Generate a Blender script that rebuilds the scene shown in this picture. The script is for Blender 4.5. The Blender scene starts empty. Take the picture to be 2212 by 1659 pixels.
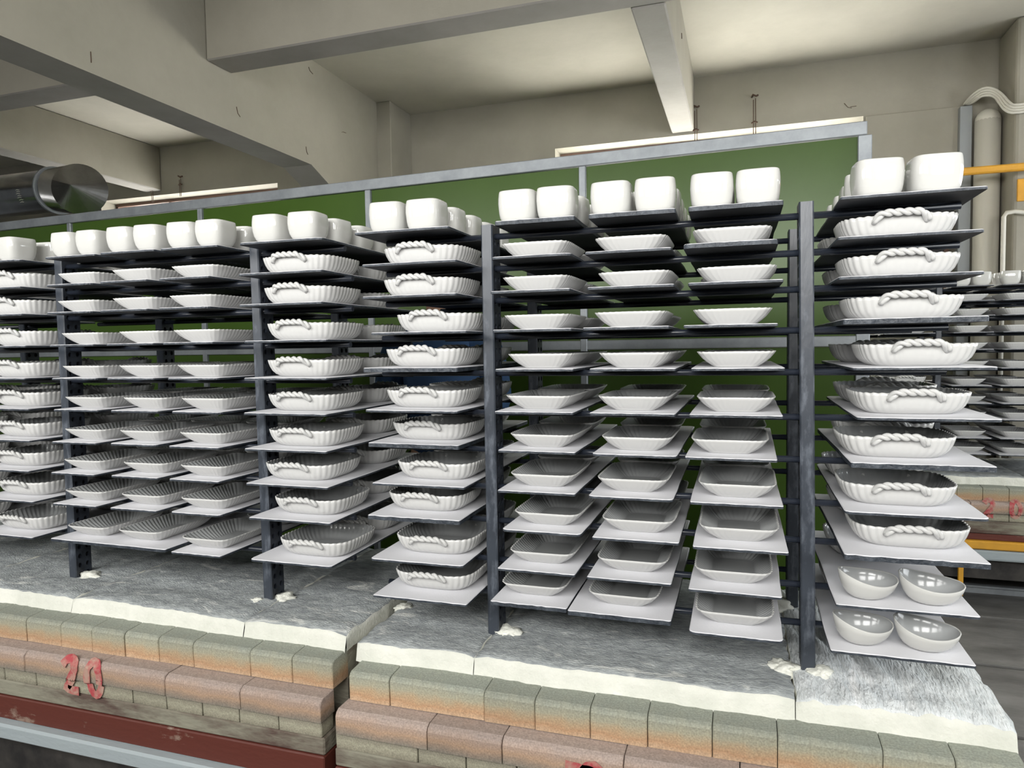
import bpy, bmesh, math, random
from mathutils import Vector, Matrix, noise
random.seed(7)
C = bpy.context.scene.collection
sc = bpy.context.scene
PI = math.pi
# ---------------------------------------------------------------- camera
cam = bpy.data.cameras.new('camera'); co = bpy.data.objects.new('camera', cam); C.objects.link(co)
cr = Vector((0.95038647, 0.31068736, -0.01545691)); cu = Vector((-0.00187797, 0.05541881, 0.99846143)); cf = Vector((-0.31106595, 0.94889521, -0.05325275))
M = Matrix((cr, cu, -cf)).transposed().to_4x4(); M.translation = Vector((-0.11940743, -1.64762569, 0.72702953))
co.matrix_world = M
cam.sensor_fit = 'HORIZONTAL'; cam.sensor_width = 36; cam.lens = 36 * 1514.36 / 2212
cam.clip_start = 0.02; cam.clip_end = 100
sc.camera = co
# ---------------------------------------------------------------- light
w = bpy.data.worlds.new('world'); sc.world = w; w.use_nodes = True
bg = w.node_tree.nodes['Background']; bg.inputs[0].default_value = (0.90, 0.96, 1.0, 1); bg.inputs[1].default_value = 0.14
def area(name, loc, rot, sx, sy, power, col=(1, 1, 1)):
    l = bpy.data.lights.new(name, 'AREA'); l.shape = 'RECTANGLE'; l.size = sx; l.size_y = sy; l.energy = power; l.color = col
    o = bpy.data.objects.new(name, l); C.objects.link(o); o.location = loc; o.rotation_euler = rot
    return o
# daylight through the hall's windows: behind the camera, to the right and in the far wall
WIN_X = (-3.7, -1.95, -.2, 1.55)
for x in WIN_X:
    area('window_light', (x, -2.76, 1.66), (math.radians(78), 0, 0), 1.24, 0.98, 41, (1.0, 0.99, 0.965)).data.spread = math.radians(125)
area('window_light', (3.55, 0.3, 1.15), (math.radians(90), 0, math.radians(90)), 1.9, 1.3, 60, (0.93, 0.97, 1.0))
area('window_light', (3.55, 2.75, 1.30), (math.radians(90), 0, math.radians(90)), 1.1, 1.2, 42, (0.95, 0.98, 1.0))
area('window_light', (-0.43, 4.32, 1.70), (math.radians(-104), 0, 0), 2.2, 1.1, 120, (1.0, 0.98, 0.90))
area('window_light', (-5.3, 4.32, 1.70), (math.radians(-104), 0, 0), 2.1, 1.1, 80, (1.0, 0.98, 0.93))
sc.view_settings.view_transform = 'Standard'; sc.view_settings.look = 'None'
sc.view_settings.exposure = -0.02; sc.view_settings.gamma = 1.0; sc.view_settings.use_curve_mapping = False

# ---------------------------------------------------------------- helpers
def MB(): return bmesh.new()
def link(name, bm, mats, parent=None, smooth=False, loc=None):
    me = bpy.data.meshes.new(name); bm.normal_update(); bm.to_mesh(me); bm.free()
    for m in (mats if isinstance(mats, (list, tuple)) else [mats]): me.materials.append(m)
    if smooth:
        for p in me.polygons: p.use_smooth = True
    o = bpy.data.objects.new(name, me); C.objects.link(o)
    if parent: o.parent = parent
    if loc: o.location = loc
    return o
def inst(name, me, parent=None, loc=(0, 0, 0), rz=0, scale=None):
    o = bpy.data.objects.new(name, me); C.objects.link(o); o.location = loc; o.rotation_euler = (0, 0, rz)
    if parent: o.parent = parent
    if scale: o.scale = scale
    return o
def empty(name, loc=(0, 0, 0), rz=0):
    o = bpy.data.objects.new(name, None); C.objects.link(o); o.location = loc; o.rotation_euler = (0, 0, rz); o.empty_display_size = .05
    return o
def tag(o, label, cat, group=None, kind=None):
    o['label'] = label; o['category'] = cat
    if group: o['group'] = group
    if kind: o['kind'] = kind
    return o
def struct(o, label=None):
    o['kind'] = 'structure'
    if label: o['label'] = label
    return o
def box(bm, x0, x1, y0, y1, z0, z1, bev=0, mi=0, seg=1, rot=None):
    r = bmesh.ops.create_cube(bm, size=1); vs = r['verts']
    for v in vs: v.co = Vector(((x0 + x1) / 2 + v.co.x * (x1 - x0), (y0 + y1) / 2 + v.co.y * (y1 - y0), (z0 + z1) / 2 + v.co.z * (z1 - z0)))
    fs = list({f for v in vs for f in v.link_faces})
    for f in fs: f.material_index = mi
    if bev:
        es = list({e for v in vs for e in v.link_edges})
        rr = bmesh.ops.bevel(bm, geom=es, offset=bev, segments=seg, affect='EDGES', profile=.5)
        for f in rr['faces']: f.material_index = mi
        vs = list({v for f in rr['faces'] for v in f.verts} | {v for v in vs if v.is_valid})
    if rot: bmesh.ops.transform(bm, matrix=rot, verts=[v for v in vs if v.is_valid])
    return vs
def cyl(bm, p0, p1, r0, r1=None, n=12, cap=True, mi=0):
    p0, p1 = Vector(p0), Vector(p1); r1 = r0 if r1 is None else r1
    d = (p1 - p0).normalized(); a = d.orthogonal().normalized(); b = d.cross(a)
    A = [bm.verts.new(p0 + (a * math.cos(2 * PI * i / n) + b * math.sin(2 * PI * i / n)) * r0) for i in range(n)]
    B = [bm.verts.new(p1 + (a * math.cos(2 * PI * i / n) + b * math.sin(2 * PI * i / n)) * r1) for i in range(n)]
    for i in range(n):
        f = bm.faces.new((A[i], A[(i + 1) % n], B[(i + 1) % n], B[i])); f.material_index = mi; f.smooth = True
    if cap: bm.faces.new(A[::-1]).material_index = mi; bm.faces.new(B).material_index = mi
def tube(bm, pts, r, n=8, cap=True, mi=0):
    pts = [Vector(p) for p in pts]; rings = []; prev = None
    for i, p in enumerate(pts):
        d = (pts[min(i + 1, len(pts) - 1)] - pts[max(i - 1, 0)]).normalized()
        a = d.orthogonal().normalized() if prev is None else (prev - d * prev.dot(d)).normalized()
        prev = a; b = d.cross(a)
        rings.append([bm.verts.new(p + (a * math.cos(2 * PI * k / n) + b * math.sin(2 * PI * k / n)) * r) for k in range(n)])
    for A, B in zip(rings, rings[1:]):
        for k in range(n):
            f = bm.faces.new((A[k], A[(k + 1) % n], B[(k + 1) % n], B[k])); f.smooth = True; f.material_index = mi
    if cap: bm.faces.new(rings[0][::-1]); bm.faces.new(rings[-1])

# ---------------------------------------------------------------- materials
def mat(name, col, rough=.6, metal=0, spec=.5, noise_amt=0, noise_scale=6, col2=None, bump=0, bump_scale=40, stretch=(1, 1, 1), coat=0, contrast=(.35, .65), detail=6):
    m = bpy.data.materials.new(name); m.use_nodes = True; nt = m.node_tree; b = nt.nodes['Principled BSDF']
    b.inputs['Base Color'].default_value = (*col, 1); b.inputs['Roughness'].default_value = rough; b.inputs['Metallic'].default_value = metal
    b.inputs['Specular IOR Level'].default_value = spec; b.inputs['Coat Weight'].default_value = coat
    if noise_amt or bump or col2:
        tc = nt.nodes.new('ShaderNodeTexCoord'); mp = nt.nodes.new('ShaderNodeMapping'); mp.inputs['Scale'].default_value = stretch
        nt.links.new(tc.outputs['Object'], mp.inputs[0])
    if col2:
        n = nt.nodes.new('ShaderNodeTexNoise'); n.inputs['Scale'].default_value = noise_scale; n.inputs['Detail'].default_value = detail; n.inputs['Roughness'].default_value = .65
        r = nt.nodes.new('ShaderNodeValToRGB'); r.color_ramp.elements[0].position = contrast[0]; r.color_ramp.elements[1].position = contrast[1]
        r.color_ramp.elements[0].color = (*col, 1); r.color_ramp.elements[1].color = (*col2, 1)
        nt.links.new(mp.outputs[0], n.inputs['Vector']); nt.links.new(n.outputs['Fac'], r.inputs[0]); nt.links.new(r.outputs[0], b.inputs['Base Color'])
        m['ramp'] = 1
    if bump:
        n2 = nt.nodes.new('ShaderNodeTexNoise'); n2.inputs['Scale'].default_value = bump_scale; n2.inputs['Detail'].default_value = 5
        bp = nt.nodes.new('ShaderNodeBump'); bp.inputs['Strength'].default_value = bump; bp.inputs['Distance'].default_value = .01
        nt.links.new(mp.outputs[0], n2.inputs['Vector']); nt.links.new(n2.outputs['Fac'], bp.inputs['Height']); nt.links.new(bp.outputs[0], b.inputs['Normal'])
    return m
def zmat(name, stops, rough=.85, bump=.4, axis='Z', nscale=30, namt=.25, tint=None):
    """colour that runs with an object's own height (fired-in stain), broken up with noise"""
    m = bpy.data.materials.new(name); m.use_nodes = True; nt = m.node_tree; b = nt.nodes['Principled BSDF']; b.inputs['Roughness'].default_value = rough
    tc = nt.nodes.new('ShaderNodeTexCoord'); sep = nt.nodes.new('ShaderNodeSeparateXYZ'); nt.links.new(tc.outputs['Generated'], sep.inputs[0])
    n = nt.nodes.new('ShaderNodeTexNoise'); n.inputs['Scale'].default_value = nscale; n.inputs['Detail'].default_value = 6; nt.links.new(tc.outputs['Object'], n.inputs['Vector'])
    ma = nt.nodes.new('ShaderNodeMath'); ma.operation = 'MULTIPLY_ADD'; ma.inputs[1].default_value = namt; nt.links.new(n.outputs['Fac'], ma.inputs[0])
    sub = nt.nodes.new('ShaderNodeMath'); sub.operation = 'SUBTRACT'; sub.inputs[1].default_value = namt / 2; nt.links.new(sep.outputs[axis], sub.inputs[0]); nt.links.new(sub.outputs[0], ma.inputs[2])
    r = nt.nodes.new('ShaderNodeValToRGB'); cr_ = r.color_ramp
    while len(cr_.elements) < len(stops): cr_.elements.new(.5)
    for e, (p, c) in zip(cr_.elements, stops): e.position = p; e.color = (*c, 1)
    nt.links.new(ma.outputs[0], r.inputs[0])
    n3 = nt.nodes.new('ShaderNodeTexNoise'); n3.inputs['Scale'].default_value = 260; n3.inputs['Detail'].default_value = 3; nt.links.new(tc.outputs['Object'], n3.inputs['Vector'])
    oi = nt.nodes.new('ShaderNodeObjectInfo'); mr = nt.nodes.new('ShaderNodeMapRange'); mr.inputs[3].default_value = .88; mr.inputs[4].default_value = 1.06; nt.links.new(oi.outputs['Random'], mr.inputs[0])
    mr2 = nt.nodes.new('ShaderNodeMapRange'); mr2.inputs[1].default_value = .3; mr2.inputs[2].default_value = .7; mr2.inputs[3].default_value = .75; mr2.inputs[4].default_value = 1.15; nt.links.new(n3.outputs['Fac'], mr2.inputs[0])
    mu = nt.nodes.new('ShaderNodeMath'); mu.operation = 'MULTIPLY'; nt.links.new(mr.outputs[0], mu.inputs[0]); nt.links.new(mr2.outputs[0], mu.inputs[1])
    vm = nt.nodes.new('ShaderNodeVectorMath'); vm.operation = 'SCALE'; nt.links.new(r.outputs[0], vm.inputs[0]); nt.links.new(mu.outputs[0], vm.inputs['Scale'])
    nt.links.new(vm.outputs[0], b.inputs['Base Color'])
    bp = nt.nodes.new('ShaderNodeBump'); bp.inputs['Strength'].default_value = bump; bp.inputs['Distance'].default_value = .004
    n4 = nt.nodes.new('ShaderNodeTexNoise'); n4.inputs['Scale'].default_value = 90; n4.inputs['Detail'].default_value = 6; nt.links.new(tc.outputs['Object'], n4.inputs['Vector'])
    nt.links.new(n4.outputs['Fac'], bp.inputs['Height']); nt.links.new(bp.outputs[0], b.inputs['Normal'])
    return m
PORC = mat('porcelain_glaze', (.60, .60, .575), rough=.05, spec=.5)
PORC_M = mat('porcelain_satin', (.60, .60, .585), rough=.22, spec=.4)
GLAZE_SHADE = mat('inner_glaze', (.36, .37, .37), rough=.14, spec=.5)  # ware interiors: their shade is put into this darker glaze colour
SIC = mat('silicon_carbide', (.008, .010, .014), rough=.5, col2=(.024, .029, .038), noise_scale=7, stretch=(1, 1, 1), contrast=(.42, .7))
SICEDGE = mat('board_edge', (.02, .026, .036), rough=.5, col2=(.09, .105, .125), noise_scale=30, contrast=(.4, .75), bump=.3, bump_scale=120)
WASH = mat('kiln_wash', (.72, .72, .75), rough=.85, bump=.08, bump_scale=400, spec=.2)
POSTM = mat('post_carbide', (.042, .050, .064), rough=.36, col2=(.26, .29, .34), noise_scale=20, stretch=(1, 1, .35), contrast=(.50, .80), bump=.1, bump_scale=60, detail=10)
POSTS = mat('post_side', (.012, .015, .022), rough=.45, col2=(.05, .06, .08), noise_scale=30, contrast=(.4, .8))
HOLE = mat('post_hole', (.002, .002, .003), rough=.9)
ROD = mat('rod_carbide', (.010, .013, .020), rough=.24, col2=(.03, .036, .05), noise_scale=10, stretch=(.3, 1, 1))
CREAM = mat('painted_concrete', (.285, .27, .222), rough=.85, col2=(.355, .335, .28), noise_scale=1.3, contrast=(.3, .7), bump=.15, bump_scale=25)
SLABM = mat('ceiling_paint', (.42, .40, .34), rough=.9, col2=(.50, .48, .41), noise_scale=1.5, contrast=(.3, .7), bump=.1, bump_scale=18)
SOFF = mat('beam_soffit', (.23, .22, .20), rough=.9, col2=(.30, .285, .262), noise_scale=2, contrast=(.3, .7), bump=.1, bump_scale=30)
ALU = mat('aluminium_frame', (.23, .25, .27), rough=.45, metal=.3, col2=(.32, .345, .365), noise_scale=8, stretch=(1, 1, 1))
GREEN = mat('green_panel', (.045, .085, .014), rough=.30, spec=.22, col2=(.055, .105, .018), noise_scale=1.2)
FIB = mat('fibre_face', (.66, .67, .60), rough=.95, col2=(.78, .78, .71), noise_scale=9, bump=.3, bump_scale=120, spec=.1)
def fibre_top(name, a, b_, c_, st=(1, 2.4, 1), bp=.55):
    m = mat(name, a, rough=.95, col2=b_, noise_scale=34, stretch=st, contrast=(.36, .66), bump=bp, bump_scale=130, spec=.1, detail=9)
    nt = m.node_tree; b = nt.nodes['Principled BSDF']; src = b.inputs['Base Color'].links[0].from_socket
    mp = [n for n in nt.nodes if n.type == 'MAPPING'][0]
    n = nt.nodes.new('ShaderNodeTexNoise'); n.inputs['Scale'].default_value = 9; n.inputs['Detail'].default_value = 10; n.inputs['Distortion'].default_value = 1.2; nt.links.new(mp.outputs[0], n.inputs['Vector'])
    r = nt.nodes.new('ShaderNodeValToRGB'); r.color_ramp.elements[0].position = .60; r.color_ramp.elements[1].position = .72; nt.links.new(n.outputs['Fac'], r.inputs[0])
    mx = nt.nodes.new('ShaderNodeMix'); mx.data_type = 'RGBA'; nt.links.new(r.outputs[0], mx.inputs['Factor']); nt.links.new(src, mx.inputs['A']); mx.inputs['B'].default_value = (*c_, 1)
    nt.links.new(mx.outputs['Result'], b.inputs['Base Color'])
    return m
FTOP = fibre_top('fibre_sooty_top', (.27, .29, .30), (.50, .53, .53), (.72, .73, .70))  # streaky grey top, darker than the front face
FTOPW = fibre_top('fibre_clean_top', (.70, .74, .75), (.90, .93, .93), (.95, .96, .95), (1.5, .28, 1), 1.0)  # whiter, ridged top for a car's last block
BR1 = zmat('edge_brick', [(.0, (.54, .38, .25)), (.2, (.50, .31, .18)), (.40, (.47, .35, .22)), (.6, (.40, .38, .28)), (.95, (.30, .32, .27))], namt=.4, nscale=22)
BR2 = zmat('pink_brick', [(.0, (.25, .22, .18)), (.22, (.33, .25, .19)), (.45, (.46, .31, .21)), (.7, (.44, .32, .25)), (.95, (.40, .32, .28))], namt=.45, nscale=14)
BR3 = zmat('lower_brick', [(.0, (.26, .24, .18)), (.5, (.38, .36, .27)), (1, (.24, .22, .17))], namt=.6)
CONC = mat('stained_castable', (.10, .065, .052), rough=.9, col2=(.27, .26, .20), noise_scale=6, stretch=(.6, 1, 2.2), contrast=(.36, .56), bump=.3, bump_scale=50)
def peel(name, paint, under, lo, hi, scale=9):
    return mat(name, paint, rough=.6, col2=under, noise_scale=scale, contrast=(lo, hi), stretch=(.7, 1, 1.6), bump=.2, bump_scale=40, detail=9)
REDP = peel('red_oxide_paint', (.11, .024, .015), (.26, .18, .14), .60, .66)
GREYP = peel('grey_steel', (.36, .41, .43), (.22, .13, .09), .66, .72)
YELP = mat('yellow_paint', (.72, .36, .03), rough=.55, col2=(.60, .30, .03), noise_scale=12)
BLACKM = mat('dark_steel', (.015, .014, .014), rough=.7, col2=(.05, .045, .04), noise_scale=10)
FLOORM = mat('stained_floor', (.075, .073, .068), rough=.6, col2=(.24, .235, .225), noise_scale=2.2, stretch=(1, 2.5, 1), contrast=(.3, .75), bump=.15, bump_scale=40, detail=10)
DUCT = mat('galvanised_duct', (.24, .24, .24), rough=.22, metal=1, col2=(.34, .34, .335), noise_scale=5, bump=.08, bump_scale=5)
BOXG = mat('grey_conduit_box', (.30, .32, .33), rough=.6)
WPIPE = mat('cream_pipe', (.62, .60, .53), rough=.5)
REDMARK = mat('red_marker_paint', (.42, .06, .07), rough=.8, col2=(.44, .28, .22), noise_scale=30, contrast=(.40, .60), detail=9)
RUST = mat('rusty_wire', (.10, .06, .04), rough=.8)

# ---------------------------------------------------------------- building shell
ZC = 2.755; ZF = -.70; YW = 4.0
bm = MB(); box(bm, -9, 5.2, -3.4, 6, ZF - .1, ZF); struct(link('floor', bm, FLOORM))
bm = MB(); box(bm, -9, 5.2, -3.4, 4.24, ZC, ZC + .12); struct(link('ceiling', bm, SLABM))
# far wall with two window openings and one narrow window by the conduit
def wall_piece(bm, x0, x1, z0, z1): box(bm, x0, x1, YW, YW + .24, z0, z1)
bm = MB()
for a in ((-9, -6.4, ZF, ZC), (-6.4, -4.25, ZF, 1.15), (-6.4, -4.25, 2.29, ZC), (-4.25, -1.57, ZF, ZC), (-1.57, .706, ZF, 1.15), (-1.57, .706, 2.335, ZC),
          (.706, .85, ZF, ZC), (.85, 1.30, ZF, .95), (.85, 1.30, 1.62, ZC), (1.30, 5.2, ZF, ZC)): wall_piece(bm, *a)
bmesh.ops.remove_doubles(bm, verts=bm.verts, dist=1e-5)
wb = struct(link('wall_back', bm, CREAM))
# ledge that runs along the wall at lintel height right of the opening, and the lower lintel left of it
bm = MB(); box(bm, -2.77, -1.57, YW - .03, YW - .001, 1.9, 2.235); struct(link('trim_1', bm, CREAM))
bm = MB(); box(bm, .72, 1.34, YW - .02, YW - .001, 1.7, 2.33, .006); struct(link('trim_2', bm, CREAM))
for n, (x0, x1, z0, z1) in enumerate(((-1.57, .706, 1.15, 2.335), (-6.4, -4.25, 1.15, 2.29), (.85, 1.30, .95, 1.62))):
    wn = struct(empty('window_%d' % (n + 1), ((x0 + x1) / 2, YW + .2, z0)))
    W2 = (x1 - x0) / 2; H = z1 - z0
    bm = MB(); f = .03
    box(bm, -W2, W2, -.02, .02, 0, f); box(bm, -W2, W2, -.02, .02, H - f, H); box(bm, -W2, -W2 + f, -.02, .02, f, H - f); box(bm, W2 - f, W2, -.02, .02, f, H - f)
    k = max(1, round(2 * W2 / .75))
    for i in range(1, k): box(bm, -W2 + 2 * W2 * i / k - .015, -W2 + 2 * W2 * i / k + .015, -.02, .02, f, H - f)
    link('window_frame', bm, mat('brown_frame', (.20, .12, .09), rough=.6) if n == 0 else bpy.data.materials['brown_frame'], wn)
# wall behind the camera and wall to the right, both with the windows that light the hall
bm = MB(); ys = (-3.10, -2.90); zs0, zs1 = 1.14, 2.20
box(bm, -9, 3.8, ys[0], ys[1], ZF, zs0); box(bm, -9, 3.8, ys[0], ys[1], zs1, ZC)
edges = [-9] + [v for x in WIN_X for v in (x - .63, x + .63)] + [3.8]
for i in range(0, len(edges), 2): box(bm, edges[i], edges[i + 1], ys[0], ys[1], zs0, zs1)
struct(link('wall_front', bm, CREAM))
for x in WIN_X:
    wn = struct(empty('window_%d' % (4 + WIN_X.index(x)), (x, -2.64, zs0)))
    bm = MB()
    for a_ in (-.63, -.22, .20, .60): box(bm, a_, a_ + .03, -.01, .01, 0, 1.04)
    for z_ in (0, .50, 1.01): box(bm, -.63, .63, -.011, .011, z_, z_ + .03)
    link('window_frame', bm, ALU, wn)
bm = MB(); box(bm, 3.6, 3.8, -2.9, -.7, ZF, ZC); box(bm, 3.6, 3.8, 1.3, 2.15, ZF, ZC); box(bm, 3.6, 3.8, 3.35, 4.2, ZF, ZC); box(bm, 3.6, 3.8, 2.15, 3.35, ZF, .65); box(bm, 3.6, 3.8, 2.15, 3.35, 1.95, ZC); box(bm, 3.6, 3.8, -.7, 1.3, ZF, .5); box(bm, 3.6, 3.8, -.7, 1.3, 1.8, ZC); struct(link('wall_right', bm, CREAM))
GL = bpy.data.materials.new('window_glass'); GL.use_nodes = True; g = GL.node_tree.nodes['Principled BSDF']; g.inputs['Transmission Weight'].default_value = 1; g.inputs['Roughness'].default_value = 0; g.inputs['IOR'].default_value = 1.02
for wn in [o for o in list(C.objects) if o.name in ('window_1', 'window_2', 'window_3')]:
    n = int(wn.name[-1]) - 1; x0, x1, z0, z1 = ((-1.57, .706, 1.15, 2.335), (-6.4, -4.25, 1.15, 2.29), (.85, 1.30, .95, 1.62))[n]
    W2 = (x1 - x0) / 2; bm = MB(); box(bm, -W2 + .03, W2 - .03, .0, .003, .03, z1 - z0 - .03); link('pane', bm, GL, wn)
def beam_mesh(x0, x1, y0, y1, z0, z1):
    bm = MB(); box(bm, x0, x1, y0, y1, z0, z1, .008)
    bm.normal_update()
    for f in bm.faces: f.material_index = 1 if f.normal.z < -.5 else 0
    return bm
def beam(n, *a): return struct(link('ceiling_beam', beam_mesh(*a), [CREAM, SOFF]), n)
# main beam with a haunch running down to its column
bm = MB(); prof = [(-2.89, ZC), (-2.89, 2.022), (2.66, 2.022), (3.62, 1.62), (3.62, ZC)]
for X in (-3.215, -2.985): prof_v = [bm.verts.new((X, y, z)) for y, z in prof]; bm.faces.new(prof_v)
bm.verts.ensure_lookup_table()
for i in range(5):
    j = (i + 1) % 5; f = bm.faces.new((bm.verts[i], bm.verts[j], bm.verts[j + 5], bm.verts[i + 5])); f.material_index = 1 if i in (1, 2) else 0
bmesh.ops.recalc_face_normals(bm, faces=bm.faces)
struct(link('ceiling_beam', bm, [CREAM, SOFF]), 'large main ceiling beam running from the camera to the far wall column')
bm = MB(); box(bm, -3.30, -2.86, 3.62, YW - .001, ZF, ZC, .006); struct(link('wall_column', bm, CREAM), 'square column under the big beam against the far wall')
beam('narrow secondary ceiling beam above the middle of the far wall', -.635, -.468, 1.866, YW - .001, 2.354, ZC - .001)
beam('cross beam joining the main beam to the right', -2.984, 2.1, 1.66, 1.865, 2.36, ZC - .001)
beam('cross beam left of the main beam', -9, -3.216, 1.66, 1.865, 2.36, ZC - .001)
beam('secondary ceiling beam at the far left', -5.80, -5.61, 1.866, YW - .001, 2.33, ZC - .001)
beam('cross beam above the camera', -2.984, 2.1, -1.0, -.8, 2.30, ZC - .001)
# pilaster at the right with the rounded down pipe
bm = MB(); box(bm, 1.53, 2.4, 3.66, YW - .001, ZF, ZC - .001, .02, seg=2); struct(link('wall_pilaster', bm, CREAM), 'pilaster at the right end of the far wall')
bm = MB(); cyl(bm, (1.447, 3.90, ZF), (1.447, 3.90, 2.19), .076, n=20); r = bmesh.ops.create_uvsphere(bm, u_segments=20, v_segments=10, radius=.076); bmesh.ops.translate(bm, verts=r['verts'], vec=(1.447, 3.90, 2.19))
tag(link('down_pipe', bm, WPIPE, smooth=True), 'thick cream vertical pipe beside the grey conduit box', 'pipe')
bm = MB(); box(bm, 1.292, 1.365, 3.93, YW - .001, ZF, 2.312, .003); cb = tag(link('conduit_box', bm, BOXG), 'long grey vertical cable box on the far wall', 'cable box')
cbl = empty('cable_bundle', (1.33, 3.9, 2.3)); tag(cbl, 'bundle of cream cables arching over the thick pipe', 'cables')
for i in range(4):
    bm = MB(); o = .016 * i
    pts = [(1.315 + .6 * o, 3.94, 2.322), (1.335 + .5 * o, 3.86, 2.35 - o * .7), (1.385, 3.80, 2.375 - o), (1.44, 3.78, 2.36 - o), (1.478 - o * .4, 3.73, 2.30 - o), (1.498 - o * .4, 3.66, 2.225 - o), (1.545, 3.635, 2.20 - o), (1.8, 3.635, 2.225 - o), (2.3, 3.635, 2.24 - o)]
    P = [Vector(p) - Vector(cbl.location) for p in pts]; Q = []
    for k in range(len(P) - 1):
        for t in (0, .33, .66):
            p0, p1, p2, p3 = P[max(k - 1, 0)], P[k], P[k + 1], P[min(k + 2, len(P) - 1)]
            Q.append(.5 * ((2 * p1) + (p2 - p0) * t + (2 * p0 - 5 * p1 + 4 * p2 - p3) * t * t + (3 * p1 - p0 - 3 * p2 + p3) * t ** 3))
    Q.append(P[-1]); tube(bm, Q, .0085, 6); link('cable', bm, WPIPE, cbl)
bm = MB(); tube(bm, [(1.46, 3.60, ZF), (1.46, 3.60, 1.50), (1.475, 3.60, 1.525), (1.52, 3.60, 1.53), (1.6, 3.60, 1.515), (2.3, 3.60, 1.56)], .014, 8)
tag(link('thin_pipe', bm, WPIPE), 'thin cream pipe turning right on the pilaster', 'pipe')
bm = MB(); box(bm, .98, 2.6, 3.50, 3.545, 1.765, 1.81, .008); tag(link('yellow_pipe', bm, YELP), 'yellow square pipe crossing in front of the pilaster', 'pipe')
bm = MB(); box(bm, 1.545, 1.9, 3.645, 3.659, 1.60, 1.74, .003); tag(link('orange_board', bm, YELP), 'orange board fixed to the pilaster below the yellow pipe', 'board')
# wall hooks with wires
for i, (x, zt, zb) in enumerate(((-.453, 2.53, 2.24), (-.03, 2.56, 2.25), (-5.35, 2.44, 2.25), (-5.70, 2.34, 2.22))):
    h = empty('wire_hanger', (x, YW - .03, zb))
    tag(h, ['rusty wire hanger beside the narrow secondary beam', 'rusty wire hanger alone above the far window', 'rusty wire hanger in the far left corner', 'rusty wire hanger beside the metal duct'][i], 'hanger', 'wire hangers on the far wall')
    bm = MB(); tube(bm, [(-.008, 0, 0), (-.009, 0, zt - zb - .03)], .003, 6); tube(bm, [(.008, 0, 0), (.006, 0, zt - zb - .02)], .003, 6); link('wire', bm, RUST, h)
    bm = MB(); tube(bm, [(-.02, .028, zt - zb), (-.012, -.01, zt - zb + .005), (.01, -.012, zt - zb - .008), (.022, .01, zt - zb + .004)], .007, 6); link('hook', bm, RUST, h)
    bm = MB(); tube(bm, [(-.022, 0, .11), (0, -.008, .12), (.02, 0, .112)], .006, 6); link('twist', bm, RUST, h)
# cracks in the plaster: short dark hairs
bm = MB()
for (x, y, z, dx, dz) in ((.58, YW - .003, 2.44, .05, -.04), (.62, YW - .003, 2.41, .04, 0)):
    tube(bm, [(x, y, z), (x + dx * .5, y, z + dz * .8), (x + dx, y, z + dz)], .002, 4)
for (y, z, dy, dz) in ((.91, 2.12, .0, -.05), (1.90, 2.18, .03, -.05), (2.60, 2.13, .02, -.05), (2.66, 2.69, .05, -.03), (3.07, 2.36, .06, .01)):
    tube(bm, [(-2.984, y, z), (-2.983, y + dy * .3, z + dz * .7), (-2.984, y + dy, z + dz)], .0022, 4)
for (y, z) in ((2.8, 2.60), (1.95, 2.57)): tube(bm, [(-.466, y, z), (-.466, y + .01, z - .03)], .003, 4)
struct(link('plaster_crack', bm, RUST))
# ---------------------------------------------------------------- duct
du = empty('ventilation_duct', (-5.3, 2.6, 2.02)); tag(du, 'shiny galvanised round duct with an elbow end above the partition', 'duct')
bm = MB(); cyl(bm, (-3.2, .05, .02), (0, 0, 0), .165, n=40, cap=False); link('duct_run', bm, DUCT, du)
bm = MB()
for i, zz in enumerate((-.10, -.085, -.068, -.055, -.040, -.025, -.012)):
    x_ = -.20 + (.006 if i % 2 else 0); yb_ = -math.sqrt(.165 ** 2 - zz ** 2) + .0
    tube(bm, [(x_ - .02, yb_ - .002, zz), (x_ + .0, yb_ - .003, zz + .004), (x_ + .018, yb_ - .002, zz)], .0022, 4)
link('stencil_mark', bm, WPIPE, du)
bm = MB(); cyl(bm, (0, 0, 0), (.02, -.002, 0), .185, n=40); cyl(bm, (-.03, 0, 0), (-.012, 0, 0), .176, n=40); link('flange', bm, ALU, du)
ax = Vector((.62, -.78, -.05)).normalized(); c0 = Vector((.20, .05, .0))
bm = MB(); a = ax.orthogonal().normalized(); b_ = ax.cross(a); n = 40
R0 = [bm.verts.new(Vector((.02, math.cos(2 * PI * i / n) * .17, math.sin(2 * PI * i / n) * .17))) for i in range(n)]
yy = Vector((0, 0, 1)); xx = ax.cross(yy).normalized() * -1; yy = xx.cross(ax).normalized(); yy = yy if yy.z > 0 else -yy
R1 = [bm.verts.new(c0 + ax * .03 + (xx * math.cos(2 * PI * i / n) + yy * math.sin(2 * PI * i / n)) * .195) for i in range(n)]
R1b = min(range(n), key=lambda s: sum((R0[i].co - R1[(i + s) % n].co).length for i in range(n)))
for i in range(n):
    f = bm.faces.new((R0[i], R0[(i + 1) % n], R1[(i + 1 + R1b) % n], R1[(i + R1b) % n])); f.smooth = True
bmesh.ops.recalc_face_normals(bm, faces=bm.faces); link('elbow', bm, DUCT, du)
bm = MB(); ap = bm.verts.new(c0 + ax * .11 + xx * -.05 + yy * .02)
R2 = [bm.verts.new(c0 + ax * .03 + (xx * math.cos(2 * PI * i / n) + yy * math.sin(2 * PI * i / n)) * .197) for i in range(n)]
for i in range(n): f = bm.faces.new((R2[i], R2[(i + 1) % n], ap))
bmesh.ops.recalc_face_normals(bm, faces=bm.faces); link('end_cap', bm, DUCT, du)
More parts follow.
